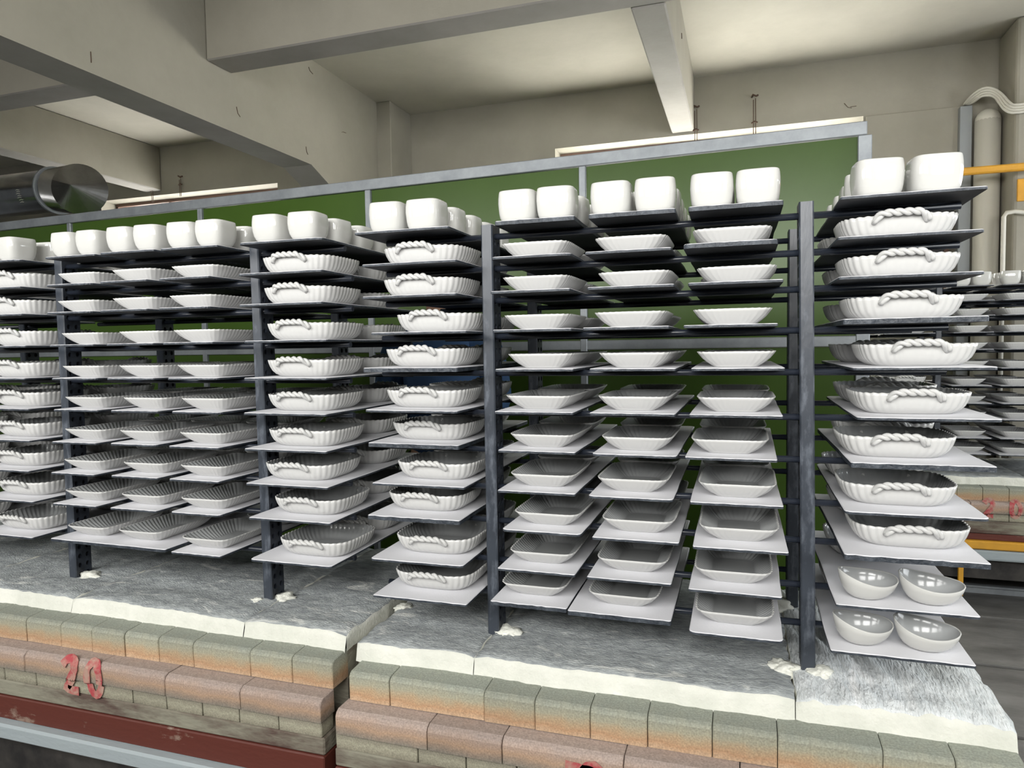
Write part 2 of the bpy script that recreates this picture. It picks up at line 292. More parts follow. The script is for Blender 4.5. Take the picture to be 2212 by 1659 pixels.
bm = MB(); cyl(bm, (-1.1, .01, .165), (-1.1, .01, ZC - 2.02 - .002), .008, n=6); cyl(bm, (-2.2, .03, .17), (-2.2, .03, ZC - 2.02 - .002), .008, n=6); link('hanger_rod', bm, RUST, du)
# ---------------------------------------------------------------- green partition
pa = math.atan2(-.28, 5.25)
pt = empty('green_partition', (.365, 1.575, ZF), pa); tag(pt, 'long green panelled partition in an aluminium frame behind the racks', 'partition')
ms = [0, -1.19, -2.36, -3.51, -4.60, -5.75, -6.9]
H0 = 1.62 - ZF; MR = .728 - ZF
bm = MB(); box(bm, -6.92, 0, -.02, .02, H0 - .055, H0, .003); link('top_rail', bm, ALU, pt)
bm = MB(); box(bm, -6.92, -.02, -.018, .018, MR - .022, MR + .022, .003); link('middle_rail', bm, ALU, pt)
bm = MB(); box(bm, -6.92, -.02, -.018, .018, 0, .06, .003); link('bottom_rail', bm, ALU, pt)
for i, m_ in enumerate(ms):
    wv = .03 if i == 0 else .018
    bm = MB(); box(bm, m_ - wv - .004, m_ + wv * .6, -.021, .021, 0, H0 - .056, .003); link('mullion', bm, ALU, pt)
for a_, b2 in zip(ms, ms[1:]):
    bm = MB(); box(bm, b2 + .012, a_ - .023, -.004, .004, MR + .023, H0 - .057); link('green_panel', bm, GREEN, pt)
    bm = MB(); box(bm, b2 + .012, a_ - .023, -.004, .004, .062, MR - .023); link('green_panel', bm, GREEN, pt)
# ---------------------------------------------------------------- floor plates and rails
k = 0
for iy in range(7):
    for ix in range(5):
        bm = MB(); x0 = .2 + ix * 1.25 - 1.25; y0 = -.02 + iy * .612
        if y0 > 2.8: continue
        box(bm, x0 + .004, x0 + 1.246, y0 + .012, y0 + .600, ZF, ZF + .012, .002); p = link('floor_plate', bm, FLOORM, bpy.data.objects['floor']); k += 1
        p.location.z = random.uniform(0, .002)
def rail(x0, x1, y, label):
    bm = MB(); box(bm, x0, x1, y - .03, y + .03, ZF, ZF + .012); box(bm, x0, x1, y - .008, y + .008, ZF + .012, ZF + .045); box(bm, x0, x1, y - .022, y + .022, ZF + .045, ZF + .058, .004)
    tag(link('rail', bm, BLACKM if y < 2 else ALU), label, 'rail', 'steel rails in the floor')
rail(-4.5, 1.0, -.02, 'front steel rail under the near kiln cars'); rail(-4.5, 1.0, .45, 'rear steel rail under the near kiln cars')
rail(.4, 4.0, 2.82, 'front steel rail under the distant kiln car'); rail(.4, 4.0, 3.30, 'rear steel rail under the distant kiln car')

# ---------------------------------------------------------------- kiln car
def brick_mesh(L, H, D, ch, ins=.002, top=.0):
    """profile swept along x: front face at y=0, top ledge towards +y, chamfered arris"""
    bm = MB(); prof = [(0.001, 0), (0, H - ch), (ch * .35, H - ch * .35), (ch, H), (D, H + top), (D, 0)]
    ends = []
    for x, s in ((0, .6), (ins, 0), (L - ins, 0), (L, .6)):
        ring = []
        for (y, z) in prof:
            yy = y + s * .0025 if y < D else y; zz = z - s * .002 if z > 0 else z
            ring.append(bm.verts.new((x, yy + random.uniform(-.0008, .0008), zz)))
        ends.append(ring)
    for A, B in zip(ends, ends[1:]):
        for i in range(6): bm.faces.new((A[i], A[(i + 1) % 6], B[(i + 1) % 6], B[i]))
    bm.faces.new(ends[0][::-1]); bm.faces.new(ends[-1])
    bmesh.ops.recalc_face_normals(bm, faces=bm.faces)
    return bm
def fibre_block(x0, x1, y0, y1, z0, z1, parent, topm, seed):
    bm = MB(); nx = max(6, int((x1 - x0) / .011)); ny = int((y1 - y0) / .014); off = Vector((seed * 7.3, seed * 3.1, 0))
    G = []
    for j in range(ny + 1):
        row = []
        for i in range(nx + 1):
            x = x0 + (x1 - x0) * i / nx; y = y0 + (y1 - y0) * j / ny
            e = min(i, nx - i) / 3; f = min(j, ny - j) / 2
            ed = (1 - min(1, e)) * .006 + (1 - min(1, f)) * .006
            z = z1 - ed + .006 * noise.noise(Vector((x * 7, y * 16, 0)) + off) + .003 * noise.noise(Vector((x * 35, y * 60, 1)) + off) + (.011 * noise.noise(Vector((x * 48 + y * 11, y * 6, 2))) if topm is FTOPW else 0)
            yo = .010 * noise.noise(Vector((x * 6, 3, 5)) + off) * (1 if j == 0 else 0) + .004 * noise.noise(Vector((x * 40, 9, 2))) * (j == 0)
            xo = .006 * noise.noise(Vector((y * 25, 8, 3)) + off) * (1 if i in (0, nx) else 0)
            row.append(bm.verts.new((x + xo, y + yo, z)))
        G.append(row)
    for j in range(ny):
        for i in range(nx):
            f = bm.faces.new((G[j][i], G[j][i + 1], G[j + 1][i + 1], G[j + 1][i])); f.smooth = True
    def skirt(line, flip, dy):
        prev = line
        for k in range(1, 4):
            t = k / 3; cur = [bm.verts.new((v.co.x, v.co.y + dy * t + .002 * noise.noise(Vector((v.co.x * 30, t * 4, v.co.y * 30))), v.co.z * (1 - t) + z0 * t)) for v in line]
            for i in range(len(line) - 1):
                q = (prev[i], cur[i], cur[i + 1], prev[i + 1]); f = bm.faces.new(q if flip else q[::-1]); f.material_index = 1; f.smooth = True
            prev = cur
    skirt(G[0], True, -.010); skirt(G[-1], False, .0)
    skirt([r[0] for r in G], False, 0); skirt([r[-1] for r in G], True, 0)
    return link('fibre_block', bm, [topm, FIB], parent)
def kiln_car(name, label, X0, X1, zoff, blocks, j1, j2, j3, whitelast, loc=(0, 0, 0), skirtmat=GREYP, redz=(-.262, -.330), skirt_h=.045):
    t = empty(name, loc); tag(t, label, 'kiln car', 'kiln cars')
    for i, (a, b2) in enumerate(zip(blocks, blocks[1:])):
        fibre_block(a + .0015, b2 - .0015, -.132, .56, zoff - .052, zoff, t, FTOPW if (whitelast and i == len(blocks) - 2) else FTOP, i + X0)
    zb = -.047 + zoff
    for i, (a, b2) in enumerate(zip(j1, j1[1:])):
        o = link('brick', brick_mesh(b2 - a - .0016, .068, .07, .010, top=.004), BR1, t, loc=(a, -.203 + random.uniform(-.002, .002), zb - .072)); 
    for i, (a, b2) in enumerate(zip(j2, j2[1:])):
        o = link('brick', brick_mesh(b2 - a - .002, .056, .06, .014), BR2, t, loc=(a, -.257 + random.uniform(-.0006, .0006), zb - .13 + random.uniform(0, .002)))
    for i, (a, b2) in enumerate(zip(j3, j3[1:])):
        o = link('brick', brick_mesh(b2 - a - .003, .036, .05, .003), BR3, t, loc=(a, -.249 + random.uniform(-.0006, .0006), zb - .168))
    z1 = zb - .170
    bm = MB(); box(bm, X0 + .004, X1 - .004, -.132, .62, zb - .170, zb - .004); link('core', bm, CONC, t)
    bm = MB(); box(bm, X0 + .002, X1 - .002, -.247, .66, redz[0] + zoff, z1 - .001, .004); link('castable_band', bm, CONC, t)
    bm = MB(); box(bm, X0 + .002, X1 - .002, -.250, .66, redz[1] + zoff, redz[0] + zoff - .001, .003); link('steel_channel', bm, REDP, t)
    bm = MB(); box(bm, X0 + .002, X1 - .002, -.275, .66, redz[1] + zoff - skirt_h, redz[1] + zoff - .001, .006); link('skirt_plate', bm, skirtmat, t)
    bm = MB(); box(bm, X0 + .05, X1 - .05, -.19, .6, -.54, redz[1] + zoff - skirt_h - .001); link('chassis', bm, BLACKM, t)
    for x in (X0 + .25, X1 - .25):
        for y in (-.02, .45):
            bm = MB(); cyl(bm, (x, y - .028, -.540), (x, y + .028, -.540), .095, n=24); link('wheel', bm, BLACKM, t)
    return t
car1 = kiln_car('kiln_car', 'near kiln car at the right carrying the taller right-hand rack', -1.038, .378, 0, [-1.038, -.722, -.012, .378],
    [-1.018, -.91, -.671, -.551, -.427, -.305, -.174, -.049, .139, .26, .376], [-1.026, -.789, -.611, -.347, -.12, .13, .374], [-1.030, -.816, -.698, -.58, -.46, -.34, -.22, -.1, .02, .14, .26, .374], True)
car4 = kiln_car('kiln_car', 'leftmost kiln car almost wholly outside the left edge', -3.893, -2.48, .018, [-3.893, -3.3, -2.9, -2.48],
    [-3.89 + .117 * i for i in range(13)], [-3.89, -3.6, -3.3, -3.05, -2.8, -2.482], [-3.89 + .117 * i for i in range(13)], False)
car2 = kiln_car('kiln_car', 'kiln car at the left with red marks on its pink bricks', -2.475, -1.062, .018, [-2.475, -1.98, -1.372, -1.062],
    [-2.47, -2.34, -2.215, -2.08, -1.947, -1.83, -1.715, -1.599, -1.485, -1.306, -1.181, -1.064], [-2.47, -2.25, -2.02, -1.753, -1.528, -1.295, -1.064], [-2.47, -2.35, -2.23, -2.11, -1.989, -1.877, -1.768, -1.644, -1.532, -1.418, -1.305, -1.189, -1.066], False)
FX, FY = 1.64, 2.79
car3 = kiln_car('kiln_car', 'distant kiln car with a yellow side plate at the right edge', -1.038, .378, 0, [-1.038, -.33, .378],
    [-1.03, -.91, -.79, -.67, -.552, -.433, -.31, -.19, -.07, .05, .17, .29, .376], [-1.03, -.80, -.62, -.40, -.16, .1, .376], [-1.03 + .117 * i for i in range(13)], False, (FX, FY, 0), YELP, (-.285, -.318))
bm = MB(); box(bm, -1.03, .37, -.262, .6, -.425, -.366, .012, seg=2); link('lower_channel', bm, GREYP, car3)
bm = MB(); box(bm, -.675, -.650, -.268, -.25, -.62, -.43, .003); link('yellow_buffer', bm, YELP, car3)
# red painted numbers on the bricks
def face_y(z, zo):
    zb = -.047 + zo; z2 = zb - .074 - .014
    if z < zb - .131: return -.2512
    if z < z2: return -.2592
    return -.2592 + min(.012, max(0, z - z2) * .55)
def stroke(bm, pts, wd, zo, t=.0012, m=4):
    P = []
    for a, b2 in zip(pts, pts[1:]):
        k = max(1, int(math.hypot(b2[0] - a[0], b2[1] - a[1]) / .005))
        P += [(a[0] + (b2[0] - a[0]) * i / k, a[1] + (b2[1] - a[1]) * i / k) for i in range(k)]
    P.append(pts[-1]); n = len(P); G = []
    for i, p in enumerate(P):
        a = Vector(P[max(i - 1, 0)]); b2 = Vector(P[min(i + 1, n - 1)]); d = (b2 - a).normalized(); w_ = wd / 2 * (1 + .22 * noise.noise(Vector((i * .25, p[0] * 9, p[1]))))
        G.append([bm.verts.new((p[0] - d.y * w_ * s_, face_y(p[1] + d.x * w_ * s_, zo), p[1] + d.x * w_ * s_)) for s_ in [-1 + 2 * j / m for j in range(m + 1)]])
    for A, B in zip(G, G[1:]):
        for j in range(m): bm.faces.new((A[j], A[j + 1], B[j + 1], B[j]))
    g = bmesh.ops.extrude_face_region(bm, geom=list(bm.faces)); bmesh.ops.translate(bm, verts=[v for v in g['geom'] if isinstance(v, bmesh.types.BMVert)], vec=(0, -t, 0))
def number20(parent, x, z, s, y, sep=.085):
    two = [(0, .80), (.15, .95), (.38, 1), (.55, .9), (.58, .72), (.45, .5), (.22, .25), (.02, .05), (.3, .02), (.62, .02)]
    bm = MB(); stroke(bm, [(x + p[0] * s * .8, z + p[1] * s) for p in two], .024, y); bmesh.ops.recalc_face_normals(bm, faces=bm.faces); a = link('painted_number', bm, REDMARK, parent); a['label'] = 'red painted 2'
    bm = MB(); stroke(bm, [(x + sep + (.3 + .3 * math.cos(t * PI / 8)) * s * .8, z + (.5 + .5 * math.sin(t * PI / 8)) * s) for t in range(17)], .021, y); bmesh.ops.recalc_face_normals(bm, faces=bm.faces); a = link('painted_number', bm, REDMARK, parent); a['label'] = 'red painted 0'
number20(car2, -1.875, -.192, .092, .018)
bm = MB(); stroke(bm, [(-.47, -.155), (-.44, -.157), (-.41, -.160)], .026, 0); bmesh.ops.recalc_face_normals(bm, faces=bm.faces); a = link('painted_number', bm, REDMARK, car1); a['label'] = 'red painted number, upper bar'
number20(car1, -.43, -.215, .07, 0, .085)
number20(car3, -.56, -.190, .085, 0, .12)
# wads of fibre packed round the post feet
def wad(parent, x, y, z, s, seed):
    bm = MB(); bmesh.ops.create_icosphere(bm, subdivisions=4, radius=1)
    for v in bm.verts:
        n0 = v.co.copy(); o = Vector((seed * 3.1, seed, 0))
        k = 1 + .55 * noise.noise(n0 * 1.5 + o) + .30 * noise.noise(n0 * 4 + o) + .14 * noise.noise(n0 * 11 + o)
        v.co = Vector((n0.x * s * 1.25 * k, n0.y * s * 1.1 * k, (n0.z * .62 - .2) * s * k))
    link('fibre_wad', bm, FIB, parent, True, (x, y, z))
wad(car1, .05, .0, .0, .022, 1); wad(car1, -.03, .01, -.002, .026, 2); wad(car1, -.685, .02, 0, .026, 3); wad(car1, -.03, .40, .004, .04, 4); wad(car1, -.72, .42, .0, .03, 5)
wad(car2, -2.10, .03, .018, .028, 6); wad(car2, -1.365, .03, .018, .026, 7); wad(car2, -1.43, -.012, .016, .016, 8); wad(car2, -1.09, .12, .014, .018, 9); wad(car1, -1.02, .10, .0, .02, 10)

# ---------------------------------------------------------------- rack posts and rods
PW, PD = .030, .060
def post_mesh(H):
    bm = MB(); w2, d2 = PW, PD
    ncol, pit, r = 2, .030, .0065
    nr = int((H - .02) / pit)
    def quad(a, b2, c, d, mi): bm.faces.new([bm.verts.new(v) for v in (a, b2, c, d)]).material_index = mi
    b = .003
    # front and back faces with small chamfers
    P = [(b, 0), (w2 - b, 0), (w2, b), (w2, d2 - b), (w2 - b, d2), (b, d2), (0, d2 - b), (0, b)]
    for i in range(8):
        if i in (2, 6): continue
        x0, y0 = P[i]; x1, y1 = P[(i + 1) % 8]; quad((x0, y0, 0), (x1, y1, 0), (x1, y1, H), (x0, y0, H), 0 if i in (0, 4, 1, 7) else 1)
    bm.faces.new([bm.verts.new((x, y, H)) for x, y in P]).material_index = 0
    bm.faces.new([bm.verts.new((x, y, 0)) for x, y in P[::-1]]).material_index = 0
    for X, sx in ((0, 1), (w2, -1)):
        cw = (d2 - 2 * b) / ncol
        quad((X, b, nr * pit), (X, d2 - b, nr * pit), (X, d2 - b, H), (X, b, H), 1)
        for row in range(nr):
            for c in range(ncol):
                cy_ = b + cw * (c + .5); cz = pit * (row + .5); ring = []; sq = []; inn = []
                for k in range(8):
                    a = PI / 8 + k * PI / 4
                    ring.append(bm.verts.new((X, cy_ + math.cos(a) * r, cz + math.sin(a) * r * 1.25))); inn.append(bm.verts.new((X + sx * .007, cy_ + math.cos(a) * r, cz + math.sin(a) * r * 1.25)))
                    m = max(abs(math.cos(a)), abs(math.sin(a))); sq.append(bm.verts.new((X, cy_ + math.cos(a) / m * cw / 2, cz + math.sin(a) / m * pit / 2)))
                for k in range(8):
                    q = (k + 1) % 8
                    bm.faces.new((sq[k], sq[q], ring[q], ring[k])).material_index = 1
                    bm.faces.new((ring[k], ring[q], inn[q], inn[k])).material_index = 1
                cor = [(cw / 2, pit / 2), (-cw / 2, pit / 2), (-cw / 2, -pit / 2), (cw / 2, -pit / 2)]
                for ci, (py, pz) in enumerate(cor):
                    kk = ci * 2; v = bm.verts.new((X, cy_ + py, cz + pz)); bm.faces.new((sq[kk], sq[kk + 1], v)).material_index = 1
                bm.faces.new(inn).material_index = 2
    bmesh.ops.recalc_face_normals(bm, faces=bm.faces)
    return bm
pm_o = link('post', post_mesh(1.05), [POSTM, POSTS, HOLE]); POSTMESH = pm_o.data; bpy.data.objects.remove(pm_o)
bm = MB(); cyl(bm, (-.665, 0, 0), (.648, 0, 0), .0075, n=14); ro = link('rod', bm, ROD); RODMESH = ro.data; bpy.data.objects.remove(ro)
Z1 = [1.0016, .922, .8429, .7533, .661, .5612, .4666, .3716, .2854, .1842, .0971]
Z2 = [v - .0135 for v in (1.011, .93, .849, .753, .655, .562, .466, .373, .279, .167)]
DY = .387
def rack(label, xa, xb, z0, Z, ox=0, oy=0, lean=((0, 0), (0, 0)), rodc=None):
    t = empty('kiln_rack', (ox, oy, 0)); tag(t, label, 'rack', 'shelf racks on the kiln cars')
    for i, x in enumerate((xa, xb)):
        for y in (0, DY):
            p = inst('post', POSTMESH, t, (x + (lean[i][1] if y == 0 else 0), y, z0 - .008)); H = 1.025 - z0 + .012
            p.scale = (1, 1, H / 1.05); p.rotation_euler = (0, (lean[i][0]) if y == 0 else 0, 0)
    for z in Z:
        for y in (.022, DY + .022):
            inst('rod', RODMESH, t, ((xa + xb) / 2 + .015 + random.uniform(-.012, .012), y, z))
    return t
rack1 = rack('right-hand dark rack with eleven tiers of boards', -.735, 0, -.004, Z1, lean=((.0, 0), (-.010, .008)))
rack2 = rack('left-hand dark rack with ten tiers of boards', -2.155, -1.418, .016, Z2, lean=((0, 0), (-.008, 0)))
rack4 = rack('leftmost dark rack seen only at its right end', -3.573, -2.836, .016, Z2)
rack3 = rack('distant dark rack on the far kiln car', -.735, 0, -.002, Z1, FX, FY)

# ---------------------------------------------------------------- boards
def board_mesh(W, D, T, seed, rough=.0012, rc=.008):
    """board with rounded corners, an uneven coated top edge and dark body; origin at bottom, front centre"""
    rnd = random.Random(seed); bm = MB(); out = []
    def corner(cx, cy, a0):
        for k in range(4):
            a = a0 + k * PI / 6; out.append((cx + rc * math.cos(a), cy + rc * math.sin(a)))
    def side(x0, y0, x1, y1, n):
        for k in range(1, n):
            t = k / n; j = rnd.uniform(-rough, rough); dx, dy = (x1 - x0), (y1 - y0); L = math.hypot(dx, dy)
            out.append((x0 + dx * t - dy / L * j, y0 + dy * t + dx / L * j))
    h = W / 2
    corner(-h + rc, rc, PI); side(-h + rc, 0, h - rc, 0, 16); corner(h - rc, rc, 1.5 * PI); side(h, rc, h, D - rc, 6)
    corner(h - rc, D - rc, 0); side(h - rc, D, -h + rc, D, 4); corner(-h + rc, D - rc, PI / 2); side(-h, D - rc, -h, rc, 6)
    n = len(out)
    lo = [bm.verts.new((x, y, 0)) for x, y in out]; up = [bm.verts.new((x, y, T - .001 - rnd.uniform(0, .0008))) for x, y in out]
    ins = [bm.verts.new((x * (1 - .0016 / h * 1.0) , D / 2 + (y - D / 2) * (1 - .004 / D), T)) for x, y in out]
    bm.faces.new(lo[::-1]).material_index = 0
    for i in range(n):
        j = (i + 1) % n
        bm.faces.new((lo[i], lo[j], up[j], up[i])).material_index = 1
        bm.faces.new((up[i], up[j], ins[j], ins[i])).material_index = 2
    bm.faces.new(ins).material_index = 2
    me = bpy.data.meshes.new('kiln_board'); bm.to_mesh(me); bm.free()
    for m in (SIC, SICEDGE, WASH): me.materials.append(m)
    return me
BM = {}
for key, (W_, T_, rg) in {'n': (.190, .006, .0008), 'w': (.253, .006, .0008), 'nt': (.190, .010, .0015), 'wt': (.253, .011, .0022), 'm': (.170, .006, .0008), 'dbl': (.44, .009, .001), 'c2': (.235, .011, .001)}.items():
    BM[key] = [board_mesh(W_, .592, T_, hash(key) % 50 + i if False else len(key) * 10 + i, rg, .014 if i == 1 else .005) for i in range(3)]
TH = {'n': .006, 'w': .006, 'nt': .010, 'wt': .011, 'm': .006, 'dbl': .009, 'c2': .011}

# ---------------------------------------------------------------- wares
def rrect(t, a, b, n):
    """superellipse point"""
    c, s = math.cos(t), math.sin(t)
    return (a * math.copysign(abs(c) ** (2 / n), c), b * math.copysign(abs(s) ** (2 / n), s))
def perim(a, b, n, N):
    """N points evenly spaced along the superellipse"""
    raw = [rrect(2 * PI * i / 1200, a, b, n) for i in range(1201)]; L = [0]
    for p, q in zip(raw, raw[1:]): L.append(L[-1] + math.hypot(p[0] - q[0], p[1] - q[1]))
    out = []; j = 0
    for i in range(N):
        s = L[-1] * i / N
        while L[j + 1] < s: j += 1
        f = (s - L[j]) / max(1e-9, L[j + 1] - L[j]); out.append((raw[j][0] * (1 - f) + raw[j + 1][0] * f, raw[j][1] * (1 - f) + raw[j + 1][1] * f))
    return out
def loft(bm, rings, close_first=True, close_last=True, split=999):
    V = [[bm.verts.new(p) for p in r] for r in rings]; N = len(V[0])
    for k_, (A, B) in enumerate(zip(V, V[1:])):
        for i in range(N):
            f = bm.faces.new((A[i], A[(i + 1) % N], B[(i + 1) % N], B[i])); f.smooth = True; f.material_index = int(k_ >= split)
    if close_first: bm.faces.new(V[0][::-1])
    if close_last: bm.faces.new(V[-1]).material_index = int(split < 999)
    return V
def dish_mesh(a, b, h, prof, nf, amp, n_rim, n_base, thick, lobes, front_smooth=0, N=None, scallop=.0):
    """prof: list of (t across the flare 0..1, height 0..1); a,b half sizes of rim; lobes: rounded (True) or fluted"""
    bm = MB(); N = N or nf * 4; rim = perim(a, b, n_rim, N)
    def flute(i):
        ph = 2 * PI * nf * i / N
        return (1 - abs(math.cos(ph / 2))) if lobes else abs(math.cos(ph / 2))
    def ring(t, z, inset, fl):
        out = []
        for i, (x, y) in enumerate(rim):
            kx = (a - inset - (1 - t) * FL) / a; ky = (b - inset - (1 - t) * FL) / b
            x1, y1 = x * kx, y * ky; d = math.hypot(x1 / a, y1 / b) or 1; nx, ny = x / a ** 2, y / b ** 2; L = math.hypot(nx, ny); nx /= L; ny /= L
            m = flute(i)
            if front_smooth and abs(y) > b * .9: m *= 1 - (1 - min(1, abs(x) / (a * front_smooth))) * .85 if abs(x) < a * front_smooth else 1
            o = -amp * m * fl
            zz = z - (scallop * m if t > .9 else 0)
            out.append((x1 + nx * o, y1 + ny * o, zz))
        return out
    FL = prof['flare']; R = []
    for (t, z, fl) in prof['out']: R.append(ring(t, z * h, 0, fl * (1 if lobes else .45)))
    R.append(ring(1, h + .0006, thick * .5, 1))
    for (t, z, fl) in reversed(prof['out']):
        if t == 0 and z == 0: continue
        R.append(ring(t, max(z * h, 0) + thick * .55 * (1 - t), thick, fl * 1.2))
    R.append(ring(0, thick * 1.3, thick * 1.2 + .006, 0)); R.append(ring(0, thick * 1.1, thick + .02, 0))
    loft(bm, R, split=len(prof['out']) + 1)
    me = bpy.data.meshes.new('dish_body'); bm.to_mesh(me); bm.free(); me.materials.append(PORC_M); me.materials.append(GLAZE_SHADE)
    return me
SM = dish_mesh(.084, .122, .034, {'flare': .036, 'out': [(0, 0, 0), (.04, .05, .2), (.18, .14, .7), (.42, .32, 1), (.68, .56, 1), (.88, .82, .8), (1, 1, .6)]}, 54, .0036, 7, 7, .003, False, front_smooth=.9, N=324, scallop=.0008)
LG = dish_mesh(.112, .108, .045, {'flare': .030, 'out': [(0, 0, 0), (.12, .05, .3), (.42, .17, .8), (.68, .36, 1), (.85, .60, 1), (.95, .82, 1), (1, 1, 1)]}, 48, .0029, 4.0, 4.0, .004, True, front_smooth=.75, N=240, scallop=.0022)
def handle_mesh(L=.104):
    bm = MB(); n = 44; path = []
    for i in range(n + 1):
        u = -1 + 2 * i / n; x = u * L / 2 * (1 - .06 * abs(u)); z = .006 * (1 - abs(u) ** 6) - .012 * abs(u) ** 7; y = -.009 * (1 - abs(u) ** 6) + .006 * abs(u) ** 9
        path.append(Vector((x, y, z)))
    for s in (0, PI):
        pts = []
        for i, p in enumerate(path):
            d = (path[min(i + 1, n)] - path[max(i - 1, 0)]).normalized(); a1 = Vector((0, 1, 0)); b1 = d.cross(a1).normalized(); ph = s + i / n * 2 * PI * 2.9
            pts.append(p + (a1 * math.cos(ph) + b1 * math.sin(ph)) * .0036)
        tube(bm, pts, .0046, 8)
    me = bpy.data.meshes.new('handle'); bm.to_mesh(me); bm.free(); me.materials.append(PORC_M)
    for p in me.polygons: p.use_smooth = True
    return me
HM = handle_mesh()
def mug_mesh(straight=False):
    bm = MB(); R = []; N = 64; H = .071; A = .0455 if straight else .0445
    def rg(s, z, n): return [(x, y, z) for x, y in perim(A * s, A * s, n, N)]
    OUT = ((.72, 0, 3.4), (.80, .0006, 3.5), (.875, .004, 3.6), (.93, .010, 3.8), (.965, .020, 4), (.99, .032, 4)) if straight else ((.50, 0, 3), (.62, .0005, 3.2), (.74, .003, 3.4), (.84, .008, 3.6), (.925, .017, 3.8), (.975, .029, 4))
    for s, z, n in OUT + ((1, .042, 4.2), (.995, .054, 4.2), (.975, .064, 4.2), (.955, .0695, 4.2), (.935, .071, 4.2), (.915, .0695, 4.2), (.92, .060, 4.2), (.94, .042, 4.2), (.90, .022, 3.8), (.78, .010, 3.4), (.5, .006, 3)):
        R.append(rg(s, z, n))
    for s, z, n in () and ((.50, 0, 3), (.62, .0005, 3.2), (.74, .003, 3.4), (.84, .008, 3.6), (.925, .017, 3.8), (.975, .029, 4), (1, .042, 4.2), (.99, .054, 4.2), (.965, .064, 4.2), (.945, .0695, 4.2), (.925, .071, 4.2), (.905, .0695, 4.2), (.92, .060, 4.2), (.94, .042, 4.2), (.90, .022, 3.8), (.78, .010, 3.4), (.5, .006, 3)):
        R.append(rg(s, z, n))
    loft(bm, R); me = bpy.data.meshes.new('cup'); bm.to_mesh(me); bm.free(); me.materials.append(PORC)
    return me
MUG = mug_mesh(); MUGS = mug_mesh(True)
def bowl_mesh():
    bm = MB(); N = 72; R = []; a, b = .059, .049; H = .044
    def rg(s, zz, th, rimk):
        out = []
        for i in range(N):
            t = 2 * PI * i / N; r = 1 + .05 * math.cos(t); hz = zz * H + rimk * (.009 * math.cos(t - PI * .82) + .004 * math.cos(2 * t))
            out.append(((a * s - th) * math.cos(t) * r, (b * s - th) * math.sin(t), hz))
        return out
    pr = ((.34, 0), (.44, .01), (.60, .09), (.75, .24), (.87, .46), (.95, .72), (1, 1))
    for s, z in pr: R.append(rg(s, z, 0, z ** 2))
    R.append(rg(1, 1.03, .0012, 1))
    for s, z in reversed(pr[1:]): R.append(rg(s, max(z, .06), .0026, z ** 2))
    loft(bm, R, split=len(pr) + 1); me = bpy.data.meshes.new('bowl'); bm.to_mesh(me); bm.free(); me.materials.append(PORC); me.materials.append(GLAZE_SHADE)
    return me
BOWL = bowl_mesh()

ORD = ['top', 'second', 'third', 'fourth', 'fifth', 'sixth', 'seventh', 'eighth', 'ninth', 'tenth', 'lowest']
COLN = {'l': 'left end stack', 'c1': 'left inner stack', 'c2': 'middle stack', 'c3': 'right inner stack', 'r': 'right end stack'}
def put_board(key, x, y, z, rn, ci, cn, rz=0, extra=''):
    o = inst('kiln_board', random.choice(BM[key]), None, (x, y, z + .0078), rz)
    kind = 'thick' if TH[key] > .0085 else 'thin'
    tag(o, '%s white-topped dark board, %s tier, %s of the %s rack' % (kind, cn, COLN[ci] if ci in COLN else ci, rn), 'shelf board', 'boards on the %s rack' % rn)
    return z + .0078 + TH[key]
def put_dish(kind, x, y, z, rn, ci, cn, row, rz=0):
    if kind == 'S':
        o = inst('fluted_dish', SM, None, (x, y, z + .0003), rz)
        tag(o, 'fluted oblong white dish, %s of %s board, %s, %s rack' % (row, cn, COLN[ci], rn), 'dish', 'fluted oblong dishes on the %s rack' % rn)
    else:
        o = empty('handled_dish', (x, y, z + .0003), rz)
        inst('bowl_body', LG, o)
        inst('handle', HM, o, (-.003, -.1095, .0415)); inst('handle', HM, o, (.003, .1095, .0415), PI)
        tag(o, 'rope-handled white dish, %s of %s board, %s, %s rack' % (row, cn, COLN[ci], rn), 'dish', 'rope-handled dishes on the %s rack' % rn)
    return o
def put_mugs(xs, z, rn, ci, oy=0, rows=5, y0=-.045, jit=.003):
    rown = ['front', 'second', 'third', 'fourth', 'rear']
    for r_ in range(rows):
        for s, x in zip(('left', 'right'), xs):
            o = inst('square_cup', MUGS if rn == 'right' else MUG, None, (x + random.uniform(-jit, jit), oy + y0 + r_ * .118 + random.uniform(-jit, jit), z + .0003), random.uniform(-.12, .12))
            tag(o, 'white square cup, %s row, %s side of the %s, %s rack' % (rown[r_], s, COLN[ci], rn), 'cup', 'square cups on top of the %s rack' % rn)

# --- right rack (measured front edges: centre x, front y, yaw)
R1 = {
 'c3': [(-.133, -.09), (-.143, -.10), (-.133, -.105), (-.143, -.10), (-.128, -.098), (-.132, -.095), (-.142, -.083), (-.130, -.098), (-.122, -.138), (-.133, -.114), (-.131, -.131)],
 'c2': [(-.350, -.09), (-.358, -.095), (-.352, -.10), (-.363, -.10), (-.350, -.095), (-.352, -.09), (-.350, -.079), (-.357, -.091), (-.342, -.122), (-.361, -.094), (-.384, -.098)],
 'c1': [(-.572, -.09), (-.580, -.10), (-.582, -.10), (-.580, -.095), (-.578, -.09), (-.580, -.09), (-.580, -.072), (-.579, -.082), (-.561, -.110), (-.580, -.089), (-.602, -.086)],
 'l': [(-.906, -.10), (-.888, -.10), (-.890, -.10), (-.866, -.10), (-.891, -.10), (-.893, -.10), (-.910, -.054), (-.890, -.072), (-.900, -.082), (-.887, -.099), (-.872, -.116)],
 'r': [(.194, -.10), (.190, -.10), (.192, -.10), (.201, -.10), (.219, -.10), (.228, -.10), (.216, -.112), (.206, -.112), (.203, -.134), (.190, -.125), (.178, -.147)]}
rz_r = random.Random(5)
